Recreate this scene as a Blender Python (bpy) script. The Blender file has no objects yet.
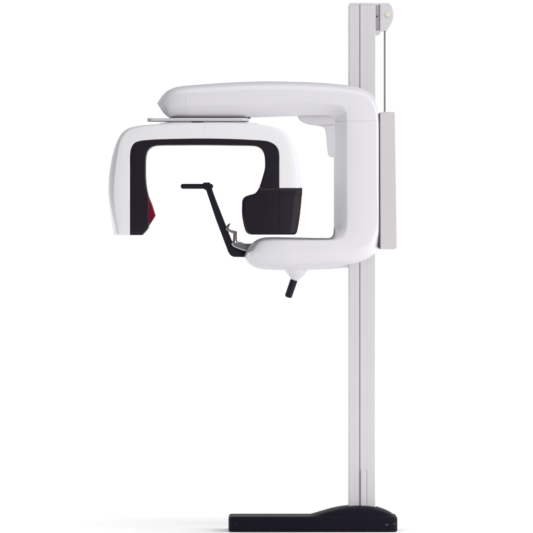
import bpy, bmesh, math
from mathutils import Vector

S = 0.0042                                   # metres per photo pixel: the column stands about 2.2 m tall
FLOOR = 531.3
def X(px): return (px - 266.5) * S
def Z(py): return (FLOOR - py) * S
scene = bpy.context.scene
COL = scene.collection

# ------------------------------------------------------------------ camera
DIST = 30.0
cam_d = bpy.data.cameras.new('camera')
cam = bpy.data.objects.new('camera', cam_d)
COL.objects.link(cam)
cam.location = (0, -DIST, Z(266.5))
cam.rotation_euler = (math.radians(90), 0, 0)
cam_d.sensor_width = 36
cam_d.lens = 36 * (DIST - 0.09) / (533 * S)
cam_d.clip_start = 0.5
cam_d.clip_end = 200
scene.camera = cam

# ------------------------------------------------------------------ world, lamps, exposure
w = bpy.data.worlds.new('World'); scene.world = w
w.use_nodes = True
w.node_tree.nodes['Background'].inputs[0].default_value = (0.97, 0.975, 1.0, 1)
w.node_tree.nodes['Background'].inputs[1].default_value = 0.08
scene.view_settings.view_transform = 'Standard'
scene.view_settings.look = 'None'
scene.view_settings.exposure = 0.12
scene.view_settings.gamma = 1.0
scene.view_settings.use_curve_mapping = False

def area(name, loc, target, sx, sy, power, color=(1, 1, 1)):
    d = bpy.data.lights.new(name, 'AREA')
    d.shape = 'RECTANGLE'; d.size = sx; d.size_y = sy; d.energy = power; d.color = color
    o = bpy.data.objects.new(name, d); COL.objects.link(o)
    o.location = loc
    o.rotation_euler = (Vector(target) - Vector(loc)).to_track_quat('-Z', 'Y').to_euler()
    return o
# softbox in front right, weaker softbox front left, strip box overhead, two lamps washing the paper
area('key_softbox', (3.6, -5.2, 2.7), (0, 0, 1.2), 2.6, 2.6, 165, (1, 0.985, 0.985))
area('fill_softbox', (-3.0, -6.0, 1.6), (0, 0, 1.2), 1.6, 2.4, 4)
area('top_softbox', (0.1, -1.9, 4.1), (0.1, -0.6, 0), 3.6, 2.4, 60)
for sx in (-1, 1):
    area('backdrop_lamp', (sx * 3.1, 1.3, 1.9), (sx * 0.5, 4.6, 1.1), 1.2, 3.0, 96)
    area('floor_lamp', (sx * 1.7, -0.9, 0.5), (sx * 1.0, -0.9, 0), 2.6, 0.8, 14)
area('rim_strip', (2.7, -0.6, 1.45), (0, 0, 1.35), 0.5, 1.6, 14)

# ------------------------------------------------------------------ materials
def mat(name, col, rough=0.4, metal=0.0, coat=0.0, spec=0.5, bump=0.0, bscale=900, var=0.03, vscale=6, rvar=0.04):
    m = bpy.data.materials.new(name); m.use_nodes = True
    nt = m.node_tree; b = nt.nodes['Principled BSDF']
    tc = nt.nodes.new('ShaderNodeTexCoord')
    n = nt.nodes.new('ShaderNodeTexNoise'); n.inputs['Scale'].default_value = vscale
    n.inputs['Detail'].default_value = 4
    nt.links.new(tc.outputs['Object'], n.inputs['Vector'])
    r = nt.nodes.new('ShaderNodeMapRange')
    r.inputs['To Min'].default_value = max(0, rough - rvar); r.inputs['To Max'].default_value = rough + rvar
    nt.links.new(n.outputs['Fac'], r.inputs['Value']); nt.links.new(r.outputs['Result'], b.inputs['Roughness'])
    mx = nt.nodes.new('ShaderNodeMix'); mx.data_type = 'RGBA'
    mx.inputs[6].default_value = (*[c * (1 - var) for c in col], 1)
    mx.inputs[7].default_value = (*[min(1, c * (1 + var)) for c in col], 1)
    nt.links.new(n.outputs['Fac'], mx.inputs[0]); nt.links.new(mx.outputs[2], b.inputs['Base Color'])
    b.inputs['Metallic'].default_value = metal
    b.inputs['Coat Weight'].default_value = coat
    b.inputs['Specular IOR Level'].default_value = spec
    if bump:
        n2 = nt.nodes.new('ShaderNodeTexNoise'); n2.inputs['Scale'].default_value = bscale
        nt.links.new(tc.outputs['Object'], n2.inputs['Vector'])
        bp = nt.nodes.new('ShaderNodeBump'); bp.inputs['Strength'].default_value = bump
        bp.inputs['Distance'].default_value = 0.0004
        nt.links.new(n2.outputs['Fac'], bp.inputs['Height']); nt.links.new(bp.outputs['Normal'], b.inputs['Normal'])
    return m

M = dict(
    white=mat('white_enamel', (0.70, 0.69, 0.72), 0.33, coat=0.15, bump=0.08, var=0.008, rvar=0.02),
    shell=mat('white_shell', (0.78, 0.778, 0.797), 0.28, coat=0.25, bump=0.05, var=0.006, rvar=0.015),
    column=mat('column_aluminium_paint', (0.575, 0.56, 0.577), 0.42, bump=0.1),
    carriage=mat('grey_carriage_paint', (0.545, 0.53, 0.545), 0.5, bump=0.12),
    bracket=mat('light_grey_plastic', (0.60, 0.59, 0.62), 0.4, bump=0.1),
    trim=mat('grey_trim', (0.20, 0.195, 0.21), 0.35),
    gap=mat('dark_joint', (0.06, 0.055, 0.06), 0.6),
    groove=mat('groove_grey', (0.32, 0.31, 0.32), 0.5),
    black=mat('black_plastic', (0.010, 0.006, 0.013), 0.45, bump=0.2, bscale=1400, spec=0.24),
    base=mat('black_base_paint', (0.0045, 0.0035, 0.009), 0.65, bump=0.2, bscale=700, spec=0.12),
    soft=mat('black_rubber', (0.010, 0.007, 0.014), 0.5, bump=0.3, bscale=600, spec=0.2),
    red=mat('red_filter', (0.20, 0.0015, 0.02), 0.18, coat=0.6),
    metal=mat('brushed_steel', (0.55, 0.54, 0.55), 0.3, metal=1.0),
    cable=mat('steel_cable', (0.22, 0.195, 0.19), 0.4, metal=0.6, bump=0.6, bscale=500),
    cream=mat('cream_cap', (0.62, 0.60, 0.52), 0.4),
    paper=mat('white_paper', (0.93, 0.93, 0.93), 0.9, spec=0.0, var=0.003),
)

# ------------------------------------------------------------------ mesh helpers
def link(name, bm, m, parent=None, smooth=35, bevel=0, seg=3, label=None):
    bmesh.ops.recalc_face_normals(bm, faces=bm.faces)
    me = bpy.data.meshes.new(name); bm.to_mesh(me); bm.free()
    for p in me.polygons: p.use_smooth = True
    me.set_sharp_from_angle(angle=math.radians(smooth))
    me.materials.append(m)
    o = bpy.data.objects.new(name, me); COL.objects.link(o)
    if parent: o.parent = parent
    if bevel:
        b = o.modifiers.new('bevel', 'BEVEL'); b.width = bevel; b.segments = seg
        b.limit_method = 'ANGLE'; b.angle_limit = math.radians(30); b.harden_normals = True
    if label: o['label'] = label
    return o

def spline(rows, n, closed=False):
    """Centripetal Catmull-Rom through rows of numbers; first two columns set the spacing."""
    pts = [list(r) for r in rows]; out = []; N = len(pts)
    cnt = N if closed else N - 1
    def g(i):
        if closed: return pts[i % N]
        if i < 0: return [2 * a - b for a, b in zip(pts[0], pts[1])]
        if i >= N: return [2 * a - b for a, b in zip(pts[-1], pts[-2])]
        return pts[i]
    for i in range(cnt):
        p0, p1, p2, p3 = g(i - 1), g(i), g(i + 1), g(i + 2)
        def d(a, b): return max(1e-4, math.hypot(a[0] - b[0], a[1] - b[1]) ** 0.5)
        t0 = 0; t1 = t0 + d(p0, p1); t2 = t1 + d(p1, p2); t3 = t2 + d(p2, p3)
        for k in range(n):
            t = t1 + (t2 - t1) * k / n
            row = []
            for a, b, c, e in zip(p0, p1, p2, p3):
                A1 = (t1 - t) / (t1 - t0) * a + (t - t0) / (t1 - t0) * b
                A2 = (t2 - t) / (t2 - t1) * b + (t - t1) / (t2 - t1) * c
                A3 = (t3 - t) / (t3 - t2) * c + (t - t2) / (t3 - t2) * e
                B1 = (t2 - t) / (t2 - t0) * A1 + (t - t0) / (t2 - t0) * A2
                B2 = (t3 - t) / (t3 - t1) * A2 + (t - t1) / (t3 - t1) * A3
                row.append((t2 - t) / (t2 - t1) * B1 + (t - t1) / (t2 - t1) * B2)
            out.append(row)
    if not closed: out.append(pts[-1])
    return out

def section(ox, oy, ix, iy, w, ro, fo, fi, ai):
    """Half cross-section, outer edge to inner edge, as (t, y): ro round outer shoulder, fo flat outer facet,
    fi flat inner facet turned by angle ai."""
    L = max(1e-3, math.hypot(ox - ix, oy - iy)) * S
    out = []
    if fo > 0:
        do = min(fo * L * (1.35 if ai < math.radians(35) else 0.85), 0.6 * w)
        r = 0.05 * fo
        out += [(1, 0.0), (1, w - do - 0.002), (1 - r * 0.3, w - do * 1.0), (1 - r, w - do * (1 - r / fo))]
        out += [(1 - fo * 0.5, w - do * 0.5), (1 - fo + r, w - do * r / fo), (1 - fo, w - do * 0.25 * r / fo), (1 - fo - r, w)]
        e = 1 - fo - r
    else:
        do = min(ro * L * 0.9, 0.8 * w)
        out.append((1, 0.0))
        for k in range(9):
            a = k / 8 * math.pi / 2
            out.append((1 - ro * (1 - math.cos(a)), w - do + do * math.sin(a)))
        e = 1 - ro
    out.append(((e + fi) * 0.5, w))
    di = min(fi * L * math.tan(ai), 0.6 * w)
    out += [(fi + 0.02, w), (fi, w - di * 0.02), (fi - 0.03 * min(1, fi * 6), w - di * 0.12), (fi * 0.5, w - di * 0.55), (fi * 0.1, w - di), (0.0, w - di - 0.004), (0, 0.0)]
    return out

def sweep(rows, n, seams=()):
    """rows: ox, oy, ix, iy, w, ro, fo, fi, ai. seams: indices of rows that carry a fine joint line."""
    st = spline(rows, n)
    full = []
    for i, r in enumerate(st):
        if i in [s * n for s in seams]:
            nx = st[i + 1]
            L = math.hypot(nx[0] - r[0], nx[1] - r[1]); L2 = math.hypot(nx[2] - r[2], nx[3] - r[3])
            for dpx, dep in ((-0.24, 0), (-0.2, 0.0009), (0.2, 0.0009), (0.24, 0)):
                f = dpx / L; f2 = dpx / max(L2, 1e-3)
                q = list(r)
                q[0] += (nx[0] - r[0]) * f; q[1] += (nx[1] - r[1]) * f
                q[2] += (nx[2] - r[2]) * f2; q[3] += (nx[3] - r[3]) * f2
                q[4] -= dep
                full.append(q)
        else:
            full.append(r)
    bm = bmesh.new(); rings = []
    for r in full:
        sec = section(*r)
        pts = [(t, -y) for t, y in sec] + [(t, y) for t, y in reversed(sec[1:-1])]
        ring = []
        for t, y in pts:
            px = r[2] + (r[0] - r[2]) * t; py = r[3] + (r[1] - r[3]) * t
            ring.append(bm.verts.new((X(px), y, Z(py))))
        rings.append(ring)
    K = len(rings[0])
    for a, b in zip(rings, rings[1:]):
        for k in range(K):
            bm.faces.new((a[k], a[(k + 1) % K], b[(k + 1) % K], b[k]))
    bm.faces.new(rings[0]); bm.faces.new(list(reversed(rings[-1])))
    return bm

def prism(pts, y0, y1, bm=None):
    """Outline in photo pixels, extruded in depth from y0 to y1."""
    bm = bm or bmesh.new()
    a = [bm.verts.new((X(p[0]), y0, Z(p[1]))) for p in pts]
    b = [bm.verts.new((X(p[0]), y1, Z(p[1]))) for p in pts]
    bm.faces.new(a); bm.faces.new(list(reversed(b)))
    n = len(pts)
    for k in range(n): bm.faces.new((a[k], b[k], b[(k + 1) % n], a[(k + 1) % n]))
    return bm

def vprism(plan, py0, py1, bm=None):
    """Plan outline (photo px in x, metres in depth) extruded upright between two photo rows."""
    bm = bm or bmesh.new()
    a = [bm.verts.new((X(p[0]), p[1], Z(py0))) for p in plan]
    b = [bm.verts.new((X(p[0]), p[1], Z(py1))) for p in plan]
    bm.faces.new(a); bm.faces.new(list(reversed(b)))
    n = len(plan)
    for k in range(n): bm.faces.new((a[k], b[k], b[(k + 1) % n], a[(k + 1) % n]))
    return bm

def tube(path, radii, seg=20, bm=None, flat=1.0):
    """Rod through photo points (px, depth, py); radii in photo px; rounded by the radii given."""
    bm = bm or bmesh.new()
    P = [Vector((X(p[0]), p[1], Z(p[2]))) for p in path]; rings = []
    for i, p in enumerate(P):
        d = (P[min(i + 1, len(P) - 1)] - P[max(i - 1, 0)]).normalized()
        u = Vector((0, 1, 0)) if abs(d.y) < 0.9 else Vector((1, 0, 0))
        v = d.cross(u).normalized(); u = v.cross(d).normalized()
        r = radii[i] * S
        rings.append([bm.verts.new(p + u * math.cos(2 * math.pi * k / seg) * r * flat + v * math.sin(2 * math.pi * k / seg) * r) for k in range(seg)])
    for a, b in zip(rings, rings[1:]):
        for k in range(seg): bm.faces.new((a[k], a[(k + 1) % seg], b[(k + 1) % seg], b[k]))
    bm.faces.new(rings[0]); bm.faces.new(list(reversed(rings[-1])))
    return bm

def rod(p, q, r, end=0.35, **kw):
    """Rod from p to q with rounded ends."""
    P, Q = Vector(p), Vector(q)
    L = math.hypot((Q.x - P.x), (Q.z - P.z)) + abs(Q.y - P.y) / S
    e = min(end * r, L * 0.4); path = []; rad = []
    for k in range(5):
        a = k / 4 * math.pi / 2
        path.append(P.lerp(Q, (e * (1 - math.cos(math.pi / 2 - a + 0)) if 0 else e * (1 - math.sin(a))) / L * 1.0)); rad.append(r - e + e * math.cos(math.pi / 2 - a))
    path = [P.lerp(Q, e * (1 - math.cos(k / 4 * math.pi / 2)) / L) for k in range(5)]
    rad = [r - e + e * math.sin(k / 4 * math.pi / 2) for k in range(5)]
    path += [P.lerp(Q, 1 - e * (1 - math.cos(k / 4 * math.pi / 2)) / L) for k in range(4, -1, -1)]
    rad += rad[::-1]
    return tube([tuple(v) for v in path], rad, **kw)

def rrect(x0, x1, hy, r, n=8):
    pts = []; rp = r / S
    for cx, cy, a0 in ((x1 - rp, hy - r, 0), (x0 + rp, hy - r, 90), (x0 + rp, -hy + r, 180), (x1 - rp, -hy + r, 270)):
        for k in range(n + 1):
            a = math.radians(a0 + 90 * k / n); pts.append((cx + rp * math.cos(a), cy + r * math.sin(a)))
    return pts

# ------------------------------------------------------------------ setting: a sweep of white paper
bm = bmesh.new()
prof = [(-6.0, 0.0), (2.6, 0.0)]
for k in range(1, 17):
    a = k / 16 * math.pi / 2
    prof.append((2.6 + 1.9 * math.sin(a), 1.9 * (1 - math.cos(a))))
prof.append((4.5, 5.0))
ra = [bm.verts.new((-5.5, y, z)) for y, z in prof]; rb = [bm.verts.new((5.5, y, z)) for y, z in prof]
for k in range(len(prof) - 1): bm.faces.new((ra[k], ra[k + 1], rb[k + 1], rb[k]))
bg = link('backdrop', bm, M['paper'])
bg['kind'] = 'structure'

# ------------------------------------------------------------------ the machine
root = bpy.data.objects.new('dental_xray_machine', None)
COL.objects.link(root)
root.empty_display_size = 0.2
root['label'] = 'white panoramic dental x-ray machine on tall column with black foot and C-shaped arm'
root['category'] = 'x-ray machine'

# base plate with the hump round the column foot
pl = rrect(228.6, 397, 0.19, 0.028)
foot = link('base', vprism(pl, 531.3, 515.9), M['base'], root, bevel=0.009, seg=5)
hump_line = spline([(300, 517.4), (311, 515.1), (322, 511.8), (335, 508.2), (348, 506.2), (361, 505.6), (374, 506.8), (384, 509.8), (391, 513.2), (396.6, 517.4)], 5)
bm = bmesh.new(); rows = []
for (x, y) in hump_line:
    h = 517.4 - y; ring = []
    for k in range(17):
        a = -1 + 2 * k / 16
        yy = a * 0.175
        ring.append(bm.verts.new((X(x), yy, Z(517.4 - h * (1 - abs(a) ** 5) ** 0.6))))
    rows.append(ring)
for a, b in zip(rows, rows[1:]):
    for k in range(16): bm.faces.new((a[k], a[k + 1], b[k + 1], b[k]))
bmesh.ops.remove_doubles(bm, verts=bm.verts, dist=1e-5)
link('column_shoe', bm, M['base'], foot)
for (x, y) in ((236, 523.6),):
    link('screw', rod((x, -0.192, y), (x, -0.186, y), 1.2, end=0.5), M['black'], foot)
for (x, y, l) in ((386.5, 524, 1.6), (394, 523, 1.2)):
    link('screw', rod((x - l, -0.1902, y), (x + l, -0.1902, y), 0.28), M['trim'], foot)

# column: extruded profile with grooves on both broad faces
xl, xr, d = 348.7, 375.7, 0.072
def face(sgn):
    y = sgn * d; g = sgn * (d - 0.006); s2 = sgn * (d - 0.0005)
    return [(xl, sgn * (d - .004)), (xl + .8, y), (353.6, y), (353.7, s2), (354.2, s2), (354.3, y), (359.2, y), (359.25, g), (360.35, g), (360.4, y),
            (366.6, y), (366.7, s2), (367.1, s2), (367.2, y), (xr - .8, y), (xr, sgn * (d - .004))]
plan = face(-1) + [(xr, -0.02), (xr - 1.2, -0.018), (xr - 1.2, 0.018), (xr, 0.02)] + list(reversed(face(1))) + [(xl, 0.02), (xl + 1.2, 0.018), (xl + 1.2, -0.018), (xl, -0.02)]
column = link('column', vprism(plan, 511, 4.6), M['column'], root, smooth=25)
link('groove_liner', prism([(359.22, 5), (360.38, 5), (360.38, 511), (359.22, 511)], -0.068, -0.064), M['groove'], column)
link('end_cap', prism([(xl, 4.7), (xl + .4, 3.3), (xl + 1.6, 2.6), (xr - 1.6, 2.6), (xr - .4, 3.3), (xr, 4.7)], -d, d), M['column'], column, bevel=0.003)
strip = link('cover_strip', prism([(360.9, 470.2), (366.5, 470.2), (366.5, 510), (360.9, 510)], -0.0765, -0.0715), M['column'], column, bevel=0.001)
link('joint', prism([(360.2, 470), (360.9, 470), (360.9, 508), (360.2, 508)], -0.0728, -0.071), M['groove'], column)
link('joint', prism([(366.5, 470), (367.3, 470), (367.3, 508), (366.5, 508)], -0.0728, -0.071), M['groove'], column)

# pulley head on top of the column
plate = [(380.2, 2.6), (389, 2.4), (391, 4.2), (392.8, 8), (393.7, 13), (393.4, 18), (391.6, 23), (389.2, 27), (387.6, 30), (380.2, 31)]
plate = [(380.2, 2.6)] + spline(plate[1:-1], 3) + [(380.2, 31)]
head = link('pulley_bracket', prism(plate, -0.036, -0.029), M['column'], root, bevel=0.0015)
link('side_plate', prism(plate, 0.029, 0.036), M['column'], head, bevel=0.0015)
link('mounting_block', prism([(375.2, 4.2), (380.8, 3.6), (380.8, 30.5), (375.2, 30.5)], -0.028, 0.028), M['groove'], head, bevel=0.001)
link('flange', prism([(375.5, 2.6), (381, 2.6), (381, 4.6), (375.5, 5.0)], -0.032, 0.032), M['column'], head, bevel=0.001)
link('flange', prism([(375.6, 30), (382, 30), (380, 34), (377, 35), (375.6, 33)], -0.034, 0.034), M['column'], head, bevel=0.001)
link('pulley_wheel', rod((388.6, -0.014, 16), (388.6, 0.014, 16), 3.6, end=0.1), M['gap'], head)
link('axle_cap', rod((387.6, -0.041, 14.2), (387.6, 0.041, 14.2), 2.7, end=0.3), M['cream'], head)
link('bolt', rod((377.2, -0.03, 16), (377.2, 0.03, 16), 1.0, end=0.3), M['gap'], head)
link('cable', tube([(385.1, 0, 16), (385.1, 0, 60), (385.1, 0, 113)], [1.0, 1.0, 1.0], seg=14), M['cable'], root)

# carriage running on the back of the column
car = link('carriage', prism([(379.9, 111.9), (394, 111.9), (394.9, 113), (397, 247), (395.2, 249.4), (380.3, 249.4)], -0.105, 0.105), M['carriage'], root, bevel=0.004, seg=4)
link('joint', prism([(378.0, 113.5), (380.6, 113.5), (380.8, 248.6), (379.1, 248.6), (378.2, 236)], -0.098, 0.098), M['gap'], car)

# C-shaped support frame
A = math.radians
arm = dict(ro=.34, fo=0, fi=.36, ai=A(32)); up = dict(ro=.06, fo=0, fi=.29, ai=A(42)); lo = dict(ro=.62, fo=0, fi=.09, ai=A(30))
tip = dict(ro=.5, fo=0, fi=.4, ai=A(40))
def st(ox, oy, ix, iy, w, a, b=None, f=0):
    b = b or a
    return [ox, oy, ix, iy, w] + [a[k] + (b[k] - a[k]) * f for k in ('ro', 'fo', 'fi', 'ai')]
rows = [
    st(156.9, 103, 157.1, 103.8, .03, tip), st(159.3, 98.8, 159.3, 107.2, .05, tip), st(163, 94.2, 163, 112.2, .068, tip, arm, .4), st(168, 90, 168, 116.4, .082, arm),
    st(174, 87.4, 174, 117, .091, arm), st(181, 85.9, 181, 117, .096, arm), st(186, 85.4, 186, 117, .098, arm), st(200, 84.2, 200, 117, .1, arm),
    st(230, 82.2, 230, 117, .102, arm), st(260, 81.1, 260, 116.7, .104, arm), st(290, 81.3, 290, 115.9, .106, arm), st(315, 82.2, 308, 115.4, .108, arm),
    st(335, 83.6, 320, 115.2, .11, arm), st(352, 85.8, 328, 115.5, .111, arm, up, .15), st(365, 89.5, 331.6, 116.6, .112, arm, up, .4), st(373, 96, 333.4, 118.3, .112, arm, up, .7),
    st(377.2, 106, 333.9, 119.7, .112, arm, up, .9), st(378.6, 121, 334, 121.5, .112, up), st(378.8, 135, 334, 135, .112, up), st(378.8, 180, 334, 180, .112, up), st(378.8, 225, 334, 225, .112, up),
    st(378.8, 241, 333.9, 232, .112, up, lo, .25), st(377.4, 251.5, 333, 235.5, .112, up, lo, .5), st(373.5, 258.6, 330.8, 237.6, .112, up, lo, .75), st(366, 263.8, 327, 238.3, .112, lo), st(354, 266.9, 320, 238.3, .111, lo),
    st(335, 268.8, 310, 238.1, .11, lo), st(310, 270.1, 298, 237.9, .108, lo), st(285, 270.5, 284, 237.6, .106, lo), st(269, 269.9, 269.6, 237.6, .1, lo), st(259.5, 268.9, 261.5, 238.7, .092, lo),
    st(252.5, 266.4, 255, 241.6, .078, lo), st(248, 262.8, 250, 246, .058, lo), st(245.4, 259.2, 246.7, 251, .036, lo), st(244.4, 256.8, 244.8, 255, .012, lo)]
frame = link('support_frame', sweep(rows, 6, seams=(6, 17)), M['white'], root, smooth=40)
# grey edge trim following the inner edge of the lower arm
tr = spline([(334.2, 228), (334.0, 233), (332.6, 236.4), (329.5, 238.1), (322, 238.3), (300, 237.9), (284, 237.6), (269.6, 237.5), (262, 238.3), (255.2, 241.2), (250, 245.8), (246.8, 250.8), (244.9, 255.2)], 5)
wd = spline([(0, .3), (5, .75), (12, 1.0), (40, 1.1), (42, 1.6), (46, 3.6), (52, 5.0), (56, 4.6), (59, 2.4), (60, .6)], 6)
TW = [(240, .02), (245, .03), (246.8, .058), (250, .082), (255, .098), (262, .106), (270, .108), (284, .109), (340, .108)]
bm = bmesh.new(); ringsT = []
for i, (x, y) in enumerate(tr):
    nx, ny = tr[min(i + 1, len(tr) - 1)]; qx, qy = tr[max(i - 1, 0)]
    dx, dy = nx - qx, ny - qy; L = math.hypot(dx, dy); ax, ay = -dy / L, dx / L      # towards the arm's body
    if ay < 0 and abs(dx) > abs(dy): ax, ay = -ax, -ay
    if abs(dx) <= abs(dy): ax, ay = (abs(ax), abs(ay))
    s = i / (len(tr) - 1) * 60
    tw = next((a[1] + (b[1] - a[1]) * (s - a[0]) / (b[0] - a[0] + 1e-9) for a, b in zip(wd, wd[1:]) if a[0] <= s <= b[0]), .5)
    W = next((a[1] + (b[1] - a[1]) * (x - a[0]) / (b[0] - a[0]) for a, b in zip(TW, TW[1:]) if a[0] <= x <= b[0]), .1)
    ring = []
    for (u, yy) in ((-.35, -W + .006), (0.1, -W), (tw, -W - .003), (tw, -W + .02), (tw, W - .02), (tw, W + .003), (0.1, W), (-.35, W - .006)):
        ring.append(bm.verts.new((X(x + ax * u), yy, Z(y + ay * u))))
    ringsT.append(ring)
for a, b in zip(ringsT, ringsT[1:]):
    for k in range(8): bm.faces.new((a[k], a[(k + 1) % 8], b[(k + 1) % 8], b[k]))
bm.faces.new(ringsT[0]); bm.faces.new(list(reversed(ringsT[-1])))
link('edge_trim', bm, M['trim'], frame)

# cable-duct bracket in the upper inner corner
br = [(297.6, 114.5), (298.2, 117), (300.5, 120.2), (305, 122.8), (312, 124.6), (319, 125.4), (323.3, 126.6), (325.3, 129), (326.2, 134), (327, 143), (327.8, 151), (328.8, 155), (331, 156.7), (336, 156.8)]
br = spline(br, 4) + [(336, 114.5)]
bk = link('corner_bracket', prism(br, -0.062, 0.062), M['bracket'], frame, bevel=0.006, seg=4)
link('joint', prism([(318.5, 125.0), (334, 124.6), (334, 125.1), (318.5, 125.5)], -0.0626, -0.055), M['groove'], bk)

# bearing under the arm and the turning plate
plate_o = link('turning_plate', vprism(rrect(147, 249, 0.085, 0.03), 121.2, 117.9), M['bracket'], root, bevel=0.004, seg=4)
link('bearing', vprism(rrect(169, 250.5, 0.076, 0.05), 118.2, 116.4), M['gap'], plate_o)
link('pivot', vprism(rrect(188, 207, 0.074, 0.03), 122.3, 120.9), M['gap'], plate_o)

# rotating head: white shell (inverted U)
def sh(ox, oy, ix, iy, w, fo, fi=.03, ai=A(20)): return [ox, oy, ix, iy, w, .1, fo, fi, ai]
rows = [sh(114.6, 235.4, 130, 235.4, .096, .35), sh(113.8, 234.9, 130, 234.9, .101, .34), sh(113.4, 233, 130, 233, .103, .33), sh(112.8, 229, 130, 229, .104, .32), sh(110.6, 215, 130, 215, .107, .26), sh(108.7, 201, 130, 201, .108, .26), sh(108.1, 190, 130, 190, .108, .27),
        sh(108.5, 178, 130, 178, .108, .28), sh(109.9, 167, 130, 167, .108, .29), sh(112.6, 154, 130, 156, .108, .28), sh(117, 141, 131.3, 148, .108, .22), sh(121.5, 133.6, 134.5, 143.2, .108, .18),
        sh(128, 128.4, 140, 141, .108, .14), sh(138, 125.8, 150, 139.9, .108, .12), sh(152, 124.4, 160, 139.4, .108, .11), sh(175, 123.2, 180, 138.9, .108, .1), sh(205, 122.8, 205, 138.6, .108, .1),
        sh(235, 122.9, 235, 139.2, .108, .1), sh(255, 124, 252, 140, .108, .1), sh(268, 125.6, 262, 140.6, .108, .12), sh(279, 128.4, 269, 141.8, .108, .14), sh(286, 132.6, 275, 145, .108, .16),
        sh(291.2, 139, 278.3, 150, .108, .17), sh(295.2, 148, 279.2, 156, .108, .17), sh(298.2, 160, 279.2, 165, .108, .17), sh(300.3, 175, 279.2, 176, .108, .18), sh(301.3, 188.1, 279.2, 188.1, .108, .18)]
rotor = link('rotating_head', sweep(rows, 6, seams=(16,)), M['shell'], root, smooth=28)
link('neck', prism([(154, 125.2), (160, 123.2), (167, 122.0), (174, 121.5), (238, 121.5), (250, 122.1), (258.5, 123.2), (261, 125.6), (240, 130), (170, 130)], -0.07, 0.07), M['shell'], rotor, bevel=0.003)
def cv(ox, oy, ix, iy, w=.104): return [ox, oy, ix, iy, w, .02, 0, .06, A(35)]
rows = [cv(129, 235, 142, 235, .092), cv(129, 231.5, 145.4, 231.5, .096), cv(129, 227, 148.6, 227, .099), cv(129, 221, 149.3, 221, .102), cv(129, 213, 149, 213), cv(129, 205, 149.3, 205), cv(129, 197, 148.6, 197), cv(129, 188, 146.7, 188),
        cv(129, 178, 145.7, 178), cv(129, 165, 145.6, 165), cv(129, 155, 146, 156.2), cv(130.3, 147, 147.8, 150.6), cv(134, 142, 151, 147.2), cv(140.5, 139.6, 155.5, 145.6), cv(150, 138.8, 162, 145.1),
        cv(175, 138, 180, 144.9), cv(205, 137.6, 205, 144.8), cv(235, 138.3, 235, 145.2), cv(255, 139.2, 251, 145.5), cv(266, 139.9, 257, 146.3), cv(273.8, 142.4, 261.4, 149), cv(278.5, 147, 264, 153.6),
        cv(280, 154, 264.9, 160), cv(280, 165, 264.8, 168), cv(280, 175, 262.9, 176), cv(280, 188, 258.9, 188), cv(280, 194, 256.5, 192)]
link('inner_cover', sweep(rows, 6), M['black'], rotor, smooth=40)
link('laser_window', prism([(146, 193), (148.9, 196), (152.7, 205.5), (155.7, 215.6), (152.6, 220.6), (148.8, 226.6), (145, 224)], -0.072, 0.072), M['red'], rotor, bevel=0.003)

# black sensor housing below the right-hand leg of the head
def hs(y, r, l, w=.112): return [r, y, l, y, w, .1, .125, .05, A(40)]
rows = [hs(188, 302.4, 259.3, .108), hs(191, 302.3, 257.2), hs(193.6, 302.2, 254.2), hs(195.2, 302, 248.6), hs(196.6, 301.8, 245.2), hs(199.5, 301.6, 242.7), hs(207, 300.9, 241.9), hs(215, 300, 242),
        hs(222, 299, 243.1), hs(228, 297.9, 244.5), hs(231.6, 297.1, 245.9), hs(233.4, 296.2, 247.8), hs(234.5, 294.4, 251, .106)]
house = link('sensor_housing', sweep(rows, 5), M['black'], rotor, smooth=24)
arc = spline([(269, 191), (268.8, 200), (266.4, 211), (261.4, 222), (254.6, 230)], 6)
link('moulded_ridge', tube([(x, -0.1122, y) for x, y in arc], [0.12] + [0.42] * (len(arc) - 2) + [0.12], seg=10), M['black'], house)
link('joint', prism([(279.1, 189), (279.5, 189), (279.5, 233), (279.1, 233)], -0.1124, -0.108), M['base'], house)
link('screw', rod((259.4, -0.105, 187.6), (259.4, -0.09, 187.6), 0.9), M['metal'], house)

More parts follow.
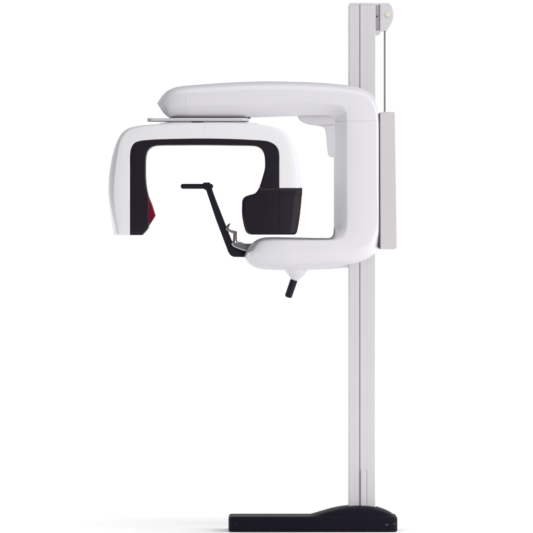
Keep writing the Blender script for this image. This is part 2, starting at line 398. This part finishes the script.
# patient positioning handle: black crank arm with cross bar, clamped to the tip of the lower arm
crank_pts = [(204.6, 186), (211.0, 186), (214.8, 197), (225.6, 224.6), (231.4, 239.6), (233.2, 243.8), (236, 246.8), (240.5, 248.6), (246.5, 249.2), (248.6, 257.2), (233.6, 256.9), (230.4, 255.4), (228.2, 252.2), (216, 220)]
crank = link('positioning_arm', prism(crank_pts, -0.014, 0.014), M['soft'], root, bevel=0.004, seg=3)
link('hand_bar', rod((180.4, 0, 186.1), (213.0, 0, 186.1), 2.55, end=0.9), M['soft'], crank)
link('bar_clamp', prism([(202.8, 182.3), (209.8, 182.1), (211.4, 189.2), (204.2, 189.8)], -0.02, 0.02), M['soft'], crank, bevel=0.0025)
clampb = bmesh.new()
prism([(231.2, 242.0), (240, 241.6), (244, 243.3), (249, 243.6), (252.5, 243.2), (251, 248.5), (246, 251.4), (240, 249.6), (234, 247.4), (231.4, 244.8)], -0.028, -0.010, clampb)
clamp = link('clamp', clampb, M['metal'], root, bevel=0.0065, seg=5)
link('clamp_post', tube([(234.9, -0.018, 243), (234.9, -0.018, 238), (234.9, -0.018, 233.5), (234.9, -0.018, 231.4)], [2.2, 1.9, 1.9, 2.3]), M['cable'], clamp)
link('clamp_arm', prism([(226.0, 226.6), (228, 227.4), (230.5, 229.6), (236.2, 231), (237.0, 233.2), (232.4, 233.4), (227.4, 231), (225.4, 228.8)], -0.025, -0.013), M['metal'], clamp, bevel=0.002)
link('clamp_lever', prism([(226.4, 225.8), (228.2, 223.8), (230.4, 222.9), (229.4, 226), (227.8, 228.2), (226.3, 227.6)], -0.03, -0.010), M['gap'], clamp, bevel=0.002)
link('clamp_bolt', rod((246.2, -0.033, 246.6), (246.2, -0.02, 246.6), 1.7, end=0.4), M['trim'], clamp)
link('collar', tube([(234.9, -0.018, 242.6), (234.9, -0.018, 240.8)], [3.0, 2.7]), M['metal'], clamp)
link('pivot_bolt', rod((228.2, -0.03, 229.2), (228.2, -0.02, 229.2), 1.3, end=0.4), M['cable'], clamp)

# grip under the lower arm
socket = link('handle_socket', tube([(295.9, 0, 268), (295.9, 0, 270.6), (295.4, 0, 275.2), (294.9, 0, 279.2), (294.6, 0, 280.4)], [12.8, 11.8, 7.9, 4.6, 3.7], seg=32), M['white'], root, smooth=30)
link('grip', rod((294.6, 0, 278.5), (288.0, 0, 297.6), 3.7, end=0.55, seg=28), M['soft'], socket)
